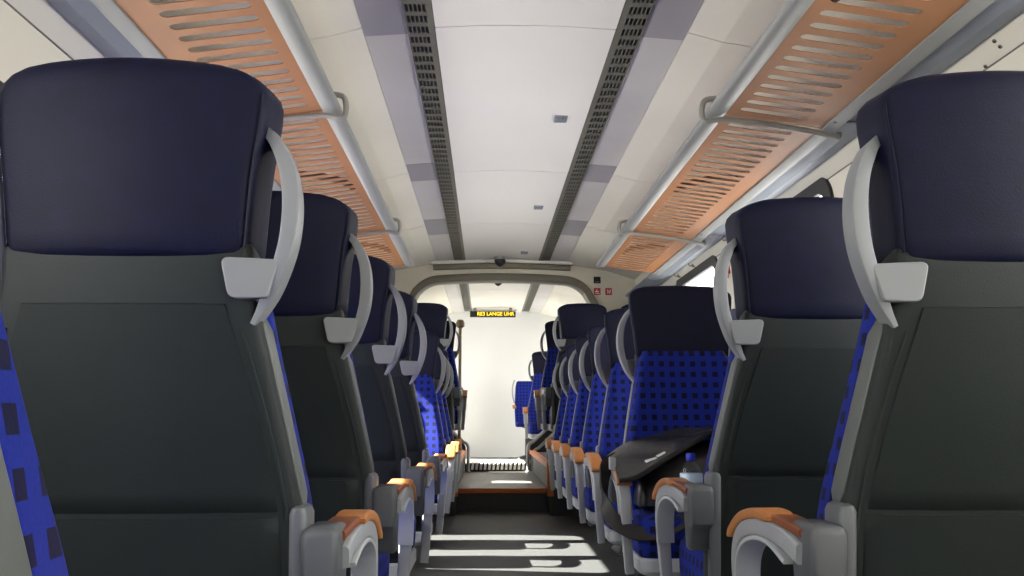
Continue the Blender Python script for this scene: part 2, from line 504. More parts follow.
AW_L = [0.40, 1.23, 2.00, 2.79, 3.58]; TO_L = [5.46, 6.12, 6.80]
AW_R = [1.24, 2.02]; TO_R = [3.55, 4.28, 4.98, 5.66, 6.33, 6.97]
PZ = .41
gA, gT = 'seats turned away from the camera', 'seats turned towards the camera'
ordn = ['first', 'second', 'third', 'fourth', 'fifth', 'sixth']
seat(AW_L[0], 0, -1, True, 1, 'grey and blue seat cut off at the lower left corner, mostly outside the frame', gA)
LA = ['large navy headrest and dark grey shell of the nearest full seat on the left',
      'back-turned navy and grey seat directly ahead of the largest left seat',
      'navy and bluish grey seat, third full seat back in the left row, with silver handle',
      'last back-turned seat of the lower left row, just before the blue fronts begin']
for k, y in enumerate(AW_L[1:]):
    seat(y, 0, -1, True, 1, LA[k], gA, x=-(.668, .662, .652, .640)[k])
    seat(y, 0, -1, False, 1, 'window-side seat without handle beside the %s back-turned aisle seat on the left' % ordn[k], gA)
for k, y in enumerate(TO_L):
    seat(y, 0, -1, True, -1, 'blue checked aisle seat on the left facing the camera, %s behind the grey seat backs' % ordn[k], gT)
    seat(y, 0, -1, False, -1, 'window-side blue seat beside the %s camera-facing aisle seat on the left' % ordn[k], gT)
RA = ['large navy headrest and dark grey shell of the nearest seat at the right edge',
      'back-turned navy and grey seat standing between the black bag and the nearest right seat']
for k, y in enumerate(AW_R):
    seat(y, 0, 1, True, 1, RA[k], gA)
    seat(y, 0, 1, False, 1, 'window-side seat without handle beside the %s back-turned seat on the right' % ordn[k], gA)
for k, y in enumerate(TO_R):
    seat(y, 0, 1, True, -1, 'blue checked seat facing the camera that holds the black shoulder bag' if k == 0 else
         'blue checked aisle seat facing the camera, %s one behind the seat with the bag' % ordn[k - 1], gT)
    seat(y, 0, 1, False, -1, 'window-side blue seat beside the %s camera-facing aisle seat on the right' % ordn[k], gT)
gp = 'seats on the raised platforms beyond the step'
for sd, nm in ((-1, 'left'), (1, 'right')):
    seat(7.17, PZ, sd, True, 1, 'back-turned navy seat on the %s raised platform, headrest higher than its row' % nm, gp)
    seat(7.17, PZ, sd, False, 1, 'window-side back-turned seat on the %s raised platform, beside the highest headrest' % nm, gp)
    seat(8.56, PZ, sd, True, -1, 'camera-facing blue seat on the %s raised platform, behind the highest headrest' % nm, gp)
    seat(8.56, PZ, sd, False, -1, 'window-side camera-facing seat on the %s raised platform' % nm, gp)
seat(10.80, .275, 1, True, -1, 'seat beyond the right handrail, second last before the white end wall', gp, x=.63)

def tip_up_seat(loc, label):
    r = empty('tip_up_seat', loc, label, 'folding seat')
    bm = bmesh.new(); rs = []
    for z, w, d in ((.40, .17, .02), (.41, .18, .028), (.60, .19, .03), (.90, .18, .03), (.97, .165, .024), (.985, .15, .012)):
        rs.append([(x, y + .06 * (z - .4), z) for x, y in rrect(w, d, .02, 3, 4, 1)])
    rings(bm, rs); finish(bm, 'backrest', M['fabric'], r, angle=60)
    bm = bmesh.new(); rs = []
    for z, i in ((.40, .01), (.41, 0), (.45, 0), (.465, .015)):
        rs.append([(x, y - .20, z) for x, y in rrect(.18 - i, .19 - i, .04, 4, 2, 2)])
    rings(bm, rs); finish(bm, 'seat_cushion', M['fabric'], r, angle=60)
    bm = bmesh.new(); rs = []
    for z, w, d in ((0, .16, .10), (.02, .15, .09), (.05, .06, .05), (.38, .06, .06), (.40, .12, .14)):
        rs.append([(x, y - .12, z) for x, y in rrect(w, d, .02, 3, 1, 1)])
    rings(bm, rs); finish(bm, 'pedestal', M['pedestal'], r)
    bm = bmesh.new()
    tube(bm, [(-.19, .03, .70), (-.215, .02, .80), (-.215, .02, .92), (-.19, .03, 1.0)], .010, 16, 8)
    finish(bm, 'grab_handle', M['silver'], r)
    bm = bmesh.new()
    sweep(bm, [(-.20, .0, .66), (-.20, -.12, .665), (-.20, -.25, .64)], (1, 0, 0), lambda t: (.012, .022), .5, 8)
    finish(bm, 'arm_pad', M['orange'], r)
    return r

# ------------------------------------------------------------------ setting: floor, platforms, step
Y0, Y1 = -2.4, 11.75
YS, YP, YR = 7.72, 7.30, 10.05          # first step edge, platform front, second riser
ZA, ZB = .19, .275
bm = bmesh.new(); box(bm, -1.5, 1.5, Y0, Y1, -.08, 0)
finish(bm, 'floor', M['floor'], smooth=False, kind='structure')
bm = bmesh.new(); box(bm, -.385, .385, YS - .02, YR, 0, ZA)
finish(bm, 'step_floor', M['step'], smooth=False, kind='structure')
bm = bmesh.new(); box(bm, -1.45, 1.45, YR, Y1 - .02, 0, ZB)
finish(bm, 'upper_floor', M['step'], smooth=False, kind='structure')
bm = bmesh.new(); box(bm, -.385, .385, YS - .032, YS - .020, .0, .150)
finish(bm, 'riser', M['riser'], smooth=False, kind='structure')
bm = bmesh.new()
sweep(bm, [(-.385, YS - .028, ZA - .02), (.385, YS - .028, ZA - .02)], (0, 1, 0), lambda t: (.022, .018), .5, raw=True)
finish(bm, 'trim_1', M['nosing'], kind='structure')
for sd in (-1, 1):
    bm = bmesh.new()
    x0, x1 = sorted((sd * .390, sd * 1.42))
    box(bm, x0, x1, YP, YR + .10, 0, PZ)
    finish(bm, 'platform_floor', M['riser'], smooth=False, kind='structure')
    # orange edge: up the front corner, then along the top edge beside the aisle
    bm = bmesh.new()
    xx = sd * .392
    sweep(bm, [(xx, YP - .014, .16), (xx, YP - .016, .22), (xx, YP - .012, .30), (xx, YP + .02, PZ - .012), (xx, YP + .09, PZ - .006), (xx, YP + .5, PZ - .006), (xx, YR + .10, PZ - .006)],
          (1, 0, 0), lambda t: (.026, .028), .5, 40)
    finish(bm, 'trim_2' if sd < 0 else 'trim_3', M['nosing'], kind='structure')
    bm = bmesh.new()
    sweep(bm, [(sd * .39, YP - .012, PZ - .02), (sd * 1.40, YP - .012, PZ - .02)], (0, 1, 0), lambda t: (.022, .014), .5, raw=True)
    finish(bm, 'trim_4' if sd < 0 else 'trim_5', M['nosing'], kind='structure')
# ribbed second step
r = empty('step_tread', (0, YR, ZA), 'black step edge with a row of pale ribs, across the aisle', 'step edge')
bm = bmesh.new(); box(bm, -.36, .36, -.03, .02, 0, .095)
finish(bm, 'tread_base', M['black'], r, bevel=.004)
for k in range(15):
    x = -.335 + .67 * k / 14
    bm = bmesh.new(); rs = []
    sweep(bm, [(x - .006, -.034, .022), (x, -.034, .06), (x + .006, -.030, .092), (x + .006, .0, .099), (x + .006, .02, .099)], (1, 0, 0), lambda t: (.004, .013), .5, 14)
    finish(bm, 'rib', M['rib'], r)

# ------------------------------------------------------------------ walls and windows
ZS, ZT = .77, 1.80
XS, XT = 1.425, 1.312
def wx(z): return XS + (XT - XS) * (z - ZS) / (ZT - ZS)
WIN = {-1: [(-1.9, -.5, ZS, 1.66), (-.2, .95, ZS, 1.66), (1.85, 4.30, ZS, 1.58), (4.95, 6.45, ZS, 1.70), (8.3, 8.9, 1.3, 1.7), (10.15, 11.45, .62, ZT)],  # left openings, mostly unseen; gaps and heights shaped to place the sun stripes
       1: [(-1.9, -.3, ZS, ZT), (.3, 1.97, ZS, ZT), (3.55, 4.90, ZS, ZT), (5.36, 6.48, ZS, ZT), (8.2, 9.5, 1.12, ZT), (10.15, 11.45, .62, ZT)]}
def prism(bm, prof, y0, y1):
    a = [bm.verts.new((x, y0, z)) for x, z in prof]; b = [bm.verts.new((x, y1, z)) for x, z in prof]
    n = len(prof)
    for i in range(n):
        j = (i + 1) % n; bm.faces.new((a[i], a[j], b[j], b[i]))
    bm.faces.new(a); bm.faces.new(list(reversed(b)))
T = .06
wn = 0
for sd in (-1, 1):
    side = 'left' if sd < 0 else 'right'
    def band(bm, z0, z1, y0, y1):
        prism(bm, [(sd * wx(z0), z0), (sd * (wx(z0) + T), z0), (sd * (wx(z1) + T), z1), (sd * wx(z1), z1)], y0, y1)
    bm = bmesh.new()
    prism(bm, [(sd * 1.425, 0), (sd * 1.49, 0), (sd * 1.49, .62), (sd * 1.425, .62)], Y0, Y1)
    ws = WIN[sd]
    ys = Y0
    for (a, b, z0, z1) in ws:
        band(bm, .62, ZT, ys, a)
        if z0 > .621: band(bm, .62, z0, a, b)
        if z1 < ZT - .001: band(bm, z1, ZT, a, b)
        ys = b
    band(bm, .62, ZT, ys, Y1)
    # upper band above the windows, up behind the rack
    prism(bm, [(sd * XT, ZT), (sd * (XT + T), ZT), (sd * 1.30, 2.02), (sd * 1.20, 2.06), (sd * 1.255, 1.86)], Y0, Y1)
    finish(bm, 'wall_' + side, M['wall'], smooth=False, kind='structure')
    for (a, b, z0, z1) in ws:
        wn += 1
        L = math.hypot(wx(z0) - wx(z1), z1 - z0)
        root = empty('window_%d' % wn, (sd * wx(z0), (a + b) / 2, z0)); root['kind'] = 'structure'
        hw, hh = (b - a) / 2, L / 2
        def fn(u, v, w, z0=z0, z1=z1, L=L, sd=sd):
            t = (v + L / 2) / L
            return ((wx(z0) + (wx(z1) - wx(z0)) * t - wx(z0)) * sd - sd * w, u, (z1 - z0) * t)
        plate([rrect(hw + .025, hh + .025, .10, 6, 1, 1), rrect(hw - .035, hh - .035, .075, 6, 1, 1)], .030, 'window_frame', M['rubber'], root, fn, bev=.004)
        o = plate([rrect(hw + .005, hh + .005, .05, 4, 1, 1)], .006, 'pane', M['glass'], root, lambda u, v, w, fn=fn: fn(u, v, w - .012))
    # thin seam between the wall panels above the windows
    # blue-grey cove between wall and rack
    bm = bmesh.new()
    prism(bm, [(sd * 1.255, 1.845), (sd * 1.262, 1.870), (sd * 1.11, 1.885), (sd * 1.10, 1.868), (sd * 1.205, 1.842)], Y0, 7.68)
    finish(bm, 'cove_' + side, M['cove'], smooth=False, kind='structure')
    bm = bmesh.new()
    for yy in (1.15, 2.95, 4.9, 6.55):
        box(bm, *sorted((sd * 1.10, sd * 1.225)), yy, yy + .006, 1.8395, 1.8465)
    finish(bm, 'trim_%d' % (6 if sd < 0 else 7), M['seam'], smooth=False, kind='structure')
for nm, y0, y1, m in (('wall_rear', Y0 - .06, Y0, M['wall']), ('wall_front', Y1 - .05, Y1 + .03, M['white'])):
    bm = bmesh.new(); box(bm, -1.5, 1.5, y0, y1, -.08, 2.4)
    finish(bm, nm, m, smooth=False, kind='structure')
bm = bmesh.new()
prism(bm, [(-1.36, 2.0), (-1.36, 2.40), (1.36, 2.40), (1.36, 2.0), (1.305, 2.0), (1.29, 2.34), (-1.29, 2.34), (-1.305, 2.0)], Y0, Y1)
finish(bm, 'roof_sky_block', M['wall'], smooth=False, kind='structure')  # unseen slab over the ceiling, added to stop sky light leaking in

# ------------------------------------------------------------------ ceiling
bm = bmesh.new()
seams = [Y0, -.6, 1.2, 2.98, 4.86, 6.24, 7.75, 9.6, Y1 - .05]
for a, b in zip(seams, seams[1:]):
    n = 12
    lo, hi = [], []
    for i in range(n + 1):
        x = -.328 + .656 * i / n
        lo.append((x, 2.205 - .012 * (x / .328) ** 2 + .0)); hi.append((x, 2.26))
    prism(bm, lo + list(reversed(hi)), a + .004, b - .004)
finish(bm, 'ceiling', M['ceil'], smooth=False, kind='structure')
bm = bmesh.new(); box(bm, -.34, .34, Y0, Y1 - .05, 2.24, 2.265)
finish(bm, 'ceiling_seam', M['seam'], smooth=False, kind='structure')
for sd in (-1, 1):
    # grey strip beside the vent, with lilac plates where the sections join
    lil = [(2.2, 3.05), (4.70, 5.05), (6.08, 6.60), (8.6, 9.0)]
    bm = bmesh.new(); bl = bmesh.new()
    ys = Y0
    for a, b in lil:
        prism(bm, [(sd * .432, 2.20), (sd * .59, 2.188), (sd * .59, 2.24), (sd * .432, 2.24)], ys, a - .002)
        prism(bl, [(sd * .432, 2.199), (sd * .59, 2.187), (sd * .59, 2.24), (sd * .432, 2.24)], a, b)
        ys = b + .002
    prism(bm, [(sd * .432, 2.20), (sd * .59, 2.188), (sd * .59, 2.24), (sd * .432, 2.24)], ys, Y1 - .05)
    finish(bm, 'ceiling_strip', M['strip'], smooth=False, kind='structure')
    finish(bl, 'ceiling_strip', M['lilac'], smooth=False, kind='structure')
    # sloping side panels in sections
    bm = bmesh.new()
    sm = [Y0, -.6, 1.2, 2.98, 4.86, 6.24, 7.7, 9.6, Y1 - .05]
    for a, b in zip(sm, sm[1:]):
        prism(bm, [(sd * .592, 2.186), (sd * .72, 2.150), (sd * .95, 2.115), (sd * 1.22, 2.03), (sd * 1.30, 2.06), (sd * .95, 2.16), (sd * .592, 2.23)], a + .003, b - .003)
    finish(bm, 'ceiling_side', M['side'], smooth=False, kind='structure')
    bm = bmesh.new()
    prism(bm, [(sd * .592, 2.21), (sd * .95, 2.145), (sd * 1.25, 2.06), (sd * 1.28, 2.08), (sd * .95, 2.17), (sd * .592, 2.235)], Y0, Y1 - .05)
    finish(bm, 'ceiling_seam', M['seam'], smooth=False, kind='structure')
    # perforated air vents
    for (ya, yb, lbl) in ((-.5, 7.78, 'long perforated grey air vent along the ceiling %s of the wide cream middle panel' % ('left' if sd < 0 else 'right')),
                          (8.02, 11.5, 'short far stretch of perforated air vent beyond the portal, %s of the ceiling middle' % ('left' if sd < 0 else 'right'))):
        r = empty('ceiling_vent', (sd * .38, ya, 2.19), lbl, 'air vent', 'ceiling air vents')
        P = .086; n = int((yb - ya - .05) / P)
        xc = [-.050]
        for i in range(5):
            x = -.0385 + i * .0152; xc += [x - .0055, x + .0055]
        xc.append(.050)
        if sd > 0: xc = [-x for x in reversed(xc)]
        first = 1                                     # every second column is a slot
        yc = [0]
        for j in range(n): yc += [.03 + j * P, .03 + j * P + .056]
        yc.append(yb - ya)
        bm = bmesh.new()
        gv = [[[bm.verts.new((x, y, zz)) for x in xc] for y in yc] for zz in (.001, .005)]
        hole = lambda i, j: 0 <= i < len(xc) - 1 and 0 <= j < len(yc) - 1 and i % 2 == 1 and j % 2 == 1
        for j in range(len(yc) - 1):
            for i in range(len(xc) - 1):
                if hole(i, j):
                    q = [(j, i), (j, i + 1), (j + 1, i + 1), (j + 1, i)]
                    for k in range(4):
                        (j0, i0), (j1, i1) = q[k], q[(k + 1) % 4]
                        bm.faces.new((gv[0][j0][i0], gv[0][j1][i1], gv[1][j1][i1], gv[1][j0][i0]))
                else:
                    for l in (0, 1):
                        bm.faces.new((gv[l][j][i], gv[l][j][i + 1], gv[l][j + 1][i + 1], gv[l][j + 1][i]))
        finish(bm, 'grille', M['vent'], r, smooth=False)
        bm = bmesh.new(); box(bm, -.051, .051, 0, yb - ya, .022, .05)
        finish(bm, 'backing', M['black'], r, smooth=False)

# little marks on the ceiling panel: grey plates and rivets
for k, (x, y) in enumerate(((.209, 3.95), (.209, 5.71), (.185, 7.35))):
    bm = bmesh.new(); box(bm, x - .030, x + .030, y - .04, y + .04, 2.192, 2.204)
    for q in (-.018, 0, .018): box(bm, x + q - .005, x + q + .005, y - .032, y + .032, 2.188, 2.194)
    o = finish(bm, 'ceiling_plate', M['cove'], smooth=False)
    tag(o, ['small grey ribbed plate on the middle ceiling panel, the nearest of three', 'small grey ribbed plate on the middle ceiling panel, between two others',
            'small grey ribbed plate on the middle ceiling panel, just before the portal'][k], 'ceiling plate', 'ceiling plates')

# ------------------------------------------------------------------ luggage racks
for sd in (-1, 1):
    side = 'left' if sd < 0 else 'right'
    ya, yb = -.9, 6.32
    r = empty('luggage_rack', (sd * .9, ya, 1.87), 'copper orange slotted luggage rack with silver rails running along the %s wall' % side, 'luggage rack', 'luggage racks')
    def P3(x, z): return (sd * x - sd * .9, z - 1.87)
    def ramp(x): return 1.905 - .14 * (x - .73)
    cuts = [ya, 1.02, 3.05, 5.06, yb]
    n = 0
    for a, b in zip(cuts, cuts[1:]):
        loops = [[(.725, a + .004), (1.10, a + .004), (1.10, b - .004), (.725, b - .004)]]
        k = int((b - a - .06) / .0755)
        off = (b - a - k * .0755) / 2
        for j in range(k):
            yc = a + off + (j + .5) * .0755
            lp = [(.895 + px, yc + py) for px, py in rrect(.121, .0185, .0183, 5, 1, 1)]
            loops.append(lp)
        if sd < 0: loops = [[(-u, v) for u, v in lp] for lp in loops]
        plate(loops, .003, 'slotted_panel', M['rack'], r, lambda u, v, w: (u - sd * .9, v - ya, ramp(abs(u)) + w - 1.87))
        # dark support arm above the panel
        yc = (a + b) / 2 - .06 if a > 0 else a + .5
        bm = bmesh.new()
        sweep(bm, [(sd * (.79 - .9), yc - ya + .20, ramp(.79) + .016 - 1.87), (sd * (.83 - .9), yc - ya + .10, ramp(.83) + .03 - 1.87), (sd * (.90 - .9), yc - ya, ramp(.9) + .035 - 1.87),
                   (sd * .08, yc - ya - .10, ramp(.98) + .03 - 1.87), (sd * .10, yc - ya - .16, ramp(1.0) + .014 - 1.87)], (0, 0, 1), lambda t: (.026 - .03 * abs(t - .5), .012), .5, 16)
        finish(bm, 'support_arm', M['dark'], r)
    # inner rail: rounded silver profile with a lower lip
    bm = bmesh.new()
    prof = [(.672, 1.918), (.674, 1.906), (.684, 1.897), (.700, 1.894), (.728, 1.898), (.738, 1.903), (.736, 1.911), (.728, 1.926), (.708, 1.938), (.682, 1.934)]
    pr = [P3(x, z) for x, z in prof]
    a = [bm.verts.new((x, 0, z)) for x, z in pr]; b = [bm.verts.new((x, yb - ya, z)) for x, z in pr]
    for i in range(len(pr)):
        j = (i + 1) % len(pr); bm.faces.new((a[i], a[j], b[j], b[i]))
    bm.faces.new(a); bm.faces.new(list(reversed(b)))
    finish(bm, 'inner_rail', M['alu'], r, angle=45)
    bm = bmesh.new()
    prof = [(1.092, 1.846), (1.118, 1.838), (1.140, 1.838), (1.150, 1.850), (1.140, 1.868), (1.092, 1.868)]
    pr = [P3(x, z) for x, z in prof]
    a = [bm.verts.new((x, 0, z)) for x, z in pr]; b = [bm.verts.new((x, yb - ya, z)) for x, z in pr]
    for i in range(len(pr)):
        j = (i + 1) % len(pr); bm.faces.new((a[i], a[j], b[j], b[i]))
    bm.faces.new(a); bm.faces.new(list(reversed(b)))
    finish(bm, 'outer_rail', M['alu'], r, angle=45)
    for yc in (1.02, 3.05, 5.06):
        bm = bmesh.new()
        pts = [(.700, yc - .02, 1.956), (.662, yc - .012, 1.950), (.652, yc, 1.925), (.654, yc + .004, 1.892), (.668, yc, 1.874), (.75, yc, 1.882), (.95, yc, 1.858), (1.12, yc, 1.826), (1.16, yc + .02, 1.824), (1.172, yc + .03, 1.842)]
        tube(bm, [(sd * (x - .9), y - ya, z - 1.87) for x, y, z in pts], .0105, 48, 10)
        finish(bm, 'divider_rod', M['rod'], r)
    # small coat hooks on the wall above the windows
    bm = bmesh.new()                        # seam between the wall panels at window-head height
    box(bm, *sorted((sd * (XT - .003), sd * (XT + .01))), Y0, 7.75, ZT - .002, ZT + .002)
    finish(bm, 'trim_%d' % (8 if sd < 0 else 9), M['seam'], smooth=False, kind='structure')
    for k, (yc, z) in enumerate(((2.26, 1.838), (2.26, 1.822), (2.36, 1.806)) if sd > 0 else ((1.62, 1.825),)):
        xw = 1.255 + (1.86 - z) / .06 * .057
        f = empty('wall_fastener', (sd * xw, yc, z), ('small dark wall fastener above the right windows, ' + ('upper one of a close pair', 'lower one of a close pair', 'apart from the close pair')[k]) if sd > 0
                  else 'single small dark wall fastener above the left windows', 'fastener', 'wall fasteners')
        nx_ = Vector((-sd * .72, 0, -.69))
        bm = bmesh.new(); rs = []
        u_ = Vector((0, 1, 0)); v_ = nx_.cross(u_)
        for r_, h_ in ((.0065, -.004), (.0065, .002), (.005, .003), (.003, .003)):
            rs.append([tuple(nx_ * h_ + u_ * r_ * math.cos(2 * PI * i / 16) + v_ * r_ * math.sin(2 * PI * i / 16)) for i in range(16)])
        rings(bm, rs); finish(bm, 'rim', M['bronze'], f)
        bm = bmesh.new(); rs = []
        for r_, h_ in ((.0035, .002), (.003, .005), (.001, .006)):
            rs.append([tuple(nx_ * h_ + u_ * r_ * math.cos(2 * PI * i / 12) + v_ * r_ * math.sin(2 * PI * i / 12)) for i in range(12)])
        rings(bm, rs); finish(bm, 'screw_head', M['black'], f)
    for k, yc in enumerate((4.98, 5.85, 6.30) if sd > 0 else ()):
        h = empty('coat_hook', (sd * 1.282, yc, 1.832), 'small dark coat hook above the right windows, %s from the camera' % ('nearest of three', 'second of three', 'farthest of three')[k], 'coat hook', 'coat hooks')
        bm = bmesh.new()
        rings(bm, [[(sd * (-.010 + xx), v, w) for v, w in rrect(.009, .014, .005, 3, 1, 1)] for xx in (0, .022)])
        finish(bm, 'hook_base', M['bronze'], h)
        bm = bmesh.new()
        tube(bm, [(-sd * .009, 0, .0), (-sd * .024, 0, -.006), (-sd * .032, 0, .002), (-sd * .031, 0, .012)], .004, 12, 8)
        finish(bm, 'hook', M['bronze'], h)

# ------------------------------------------------------------------ portal bulkhead, end display
def portal_half():
    pts = [(0, 2.055), (.30, 2.05), (.50, 2.04)]
    for i in range(1, 11):
        a = PI / 2 * (1 - i / 10 * .62)
        pts.append((.55 + .28 * math.cos(a), 1.755 + .28 * math.sin(a)))
    pts += [(.90, 1.70), (1.02, 1.47), (1.06, 1.30), (1.06, .36)]
    return pts
ph = portal_half()
full = [(-x, z) for x, z in reversed(ph)] + [(x, z) for x, z in ph[1:]]
outer = [(1.44, .36), (1.44, 1.0), (1.30, 1.9), (1.24, 2.05), (.95, 2.135), (.6, 2.20), (.33, 2.215)]
loop = full + outer + [(-x, z) for x, z in reversed(outer)]
o = plate([loop], .16, 'bulkhead_wall', M['bulk'], None, lambda u, v, w: (u, 7.86 + w, v), bev=.006, kind='structure')
bm = bmesh.new()
sweep(bm, [(x, 7.86, z) for x, z in cr([(x, z, 0) for x, z in full], 90) and [(p.x, p.y) for p in cr([(x, z, 0) for x, z in full], 90)]], (0, 1, 0), lambda t: (.032, .10), .35, raw=True)
finish(bm, 'portal_frame', M['bronze'], angle=50, kind='structure')
bm = bmesh.new()
sweep(bm, [(-.62, 7.755, 2.135), (-.3, 7.745, 2.145), (0, 7.74, 2.15), (.3, 7.745, 2.145), (.62, 7.755, 2.135)], (0, 1, 0), lambda t: (.026, .03), .7, 24)
finish(bm, 'portal_beam', M['bronze'], angle=50, kind='structure')
bm = bmesh.new()
sweep(bm, [(-.64, 7.745, 2.175), (0, 7.73, 2.188), (.64, 7.745, 2.175)], (0, 1, 0), lambda t: (.014, .04), .5, 24)
finish(bm, 'portal_beam', M['ceil'], angle=50, kind='structure')

def dome(x, y, z, label):
    d = empty('dome_camera', (x, y, z), label, 'dome camera', 'ceiling dome cameras')
    bm = bmesh.new(); lathe(bm, [(.045, 0), (.046, -.012), (.040, -.022), (.03, -.024)])
    finish(bm, 'base', M['alu'], d)
    bm = bmesh.new(); lathe(bm, [(.030, -.018), (.048, -.024), (.050, -.036), (.040, -.060), (.022, -.078), (.006, -.086)])
    finish(bm, 'dome', M['black'], d)
dome(-.02, 7.60, 2.203, 'black dome camera hanging from the ceiling in front of the portal beam')
dome(-.02, 8.75, 2.203, 'black dome camera hanging from the ceiling just beyond the portal beam')

# stickers and dark socket on the bulkhead
yb = 7.777
for x, z, txt, lbl in ((.865, 1.925, 'NO SMOKE', 'red square pictogram sticker on the cream bulkhead, under the small black panel'),
                       (.968, 1.925, 'NO FOOD', 'red square pictogram sticker on the cream bulkhead, nearer the window wall')):
    s_ = empty('prohibition_sticker', (x, yb, z), lbl, 'sticker', 'red bulkhead stickers')
    plate([rrect(.030, .032, .005, 3, 1, 1)], .003, 'sticker_face', M['red'], s_, lambda u, v, w: (u, w, v))
    bm = bmesh.new()
    if txt == 'NO SMOKE':
        box(bm, -.020, .012, -.004, -.001, -.006, .004); box(bm, -.008, -.002, -.004, -.001, .004, .018); box(bm, -.020, .022, -.004, -.001, -.020, -.015)
    else:
        sweep(bm, [(-.014, -.003, .016), (-.004, -.003, .002), (-.010, -.003, -.016)], (0, 1, 0), lambda t: (.004, .001), .3, 8)
        sweep(bm, [(.012, -.003, .018), (.014, -.003, 0), (.006, -.003, -.018)], (0, 1, 0), lambda t: (.004, .001), .3, 8)
    finish(bm, 'pictogram', M['paper'], s_)
p_ = empty('wall_speaker', (.865, yb, 2.03), 'small black square panel on the cream bulkhead above the red stickers', 'wall panel')
plate([rrect(.031, .030, .004, 3, 1, 1)], .006, 'panel_face', M['black'], p_, lambda u, v, w: (u, w, v), bev=.001)
plate([rrect(.020, .004, .002, 3, 1, 1)], .002, 'slot', M['bronze'], p_, lambda u, v, w: (u, w - .004, v - .018))

d = empty('passenger_display', (-.055, 11.2, 2.118), 'black text display with glowing amber words hanging at the far end of the ceiling', 'display')
bm = bmesh.new(); box(bm, -.295, .295, -.03, .03, -.040, .036)
finish(bm, 'housing', M['black'], d, bevel=.005)
text_mesh('RE3 LANGE UHR', 'lettering', M['led'], d, .066, lambda u, v, w: (u + .035, -.0315 - w, v - .002), sx=.98)
for q in (-.23, .23):
    bm = bmesh.new(); box(bm, q - .02, q + .02, -.015, .015, .034, .086)
    finish(bm, 'bracket', M['bronze'], d, bevel=.003)
bm = bmesh.new(); box(bm, -.31, .31, -.02, .02, .045, .058)
finish(bm, 'mounting_bar', M['alu'], d, bevel=.003)

# brown post at the far left, handrails beside the step
po = empty('partition_post', (-.415, 9.2, PZ), 'slim brown post standing at the left of the white end wall', 'post')
bm = bmesh.new(); tube(bm, [(0, 0, 0), (0, 0, 1.80 - PZ)], .017, 2, 12, raw=True); finish(bm, 'pole', M['brownpost'], po)
bm = bmesh.new(); lathe(bm, [(.035, 0), (.035, .012), (.022, .03)]); finish(bm, 'foot', M['bronze'], po)
bm = bmesh.new(); lathe(bm, [(.02, 1.32), (.045, 1.34), (.045, 1.38), (.03, 1.41)]); finish(bm, 'collar', M['brownpost'], po)
for sd in (-1, 1):
    h = empty('handrail', (sd * .335, 9.92, ZA), 'bent twin-bar silver handrail beside the step on the %s' % ('left' if sd < 0 else 'right'), 'handrail', 'step handrails')
    for k, (dx, dz, nm) in enumerate(((0, 0, 'outer_bar'), (.055, -.075, 'inner_bar'))):
        bm = bmesh.new()
        ax, az = dx + .035, .325 + dz * .9          # straight post, rounded elbow, straight slope
        pts = [(dx, 0), (dx, .26 + dz)] + [(dx + .06 * t * t, .26 + dz + .12 * t - .045 * t * t) for t in (.2, .4, .6, .8, 1)]
        pts += [(.30, pts[-1][1] + (.30 - pts[-1][0]) * .95)]
        tube(bm, [(sd * px, 0, pz) for px, pz in pts], .019, sides=10, raw=True)
        finish(bm, nm, M['silver'], h)
    bm = bmesh.new()
    loop = [(.03, .02), (.03, .28), (.09, .37), (.28, .54), (.34, .54), (.34, .185), (.075, .185), (.075, .02)]
    plate([loop], .008, 'infill_panel', M['black'], h, lambda u, v, w: (sd * u, .012 + w, v)); bm.free()
    bm = bmesh.new(); tube(bm, [(sd * .30, 0, .60), (sd * .30, 0, .185)], .017, 2, 10, raw=True); finish(bm, 'post', M['alu'], h)
    bm = bmesh.new(); lathe(bm, [(.03, 0), (.03, .01), (.018, .02)]); finish(bm, 'foot', M['alu'], h)
tip_up_seat((.42, 11.30, ZB), 'small blue folding seat with ring handle, last before the white end wall')

# emergency hammer and notice on the window pillar
h = empty('emergency_hammer', (1.345, 5.14, 1.70), 'small red emergency hammer on the cream pillar beside the right window', 'emergency hammer')
bm = bmesh.new(); rings(bm, [[(xx, v, w) for v, w in rrect(.022, .045, .008, 3, 1, 1)] for xx in (-.022, .004)]); finish(bm, 'holder', M['red'], h)
bm = bmesh.new(); tube(bm, [(-.030, 0, -.07), (-.030, 0, .03)], .008, 2, 8, raw=True); finish(bm, 'hammer_handle', M['red'], h)
bm = bmesh.new(); tube(bm, [(-.030, -.03, .03), (-.030, .03, .03)], .010, 2, 8, raw=True); finish(bm, 'hammer_head', M['alu'], h)

# ------------------------------------------------------------------ the bag and the bottle
bx, by, bz = .60, 3.17, .473
g = empty('shoulder_bag', (bx, by, bz), 'black leather shoulder bag slumped on the blue seat, its strap looped over the tan armrest', 'bag')
bm = bmesh.new(); rs = []
for k in range(10):
    t = k / 9
    z = .0 + .235 * t
    w = .235 - .03 * t + .012 * math.sin(PI * t); d = .085 - .02 * t + .012 * math.sin(PI * t)
    ins = .03 if k == 0 else (.012 if k == 9 else 0)
    rs.append([(.03 + x + .01 * math.sin(9 * z + 3 * y), y + .045 * t + .010 * math.sin(14 * x + 6 * z), z + .055 * t * (x / .2) ) for x, y in rrect(w - ins, d - ins, .05, 5, 8, 3)])
rings(bm, rs)
body = finish(bm, 'bag_body', M['bag'], g, angle=60)
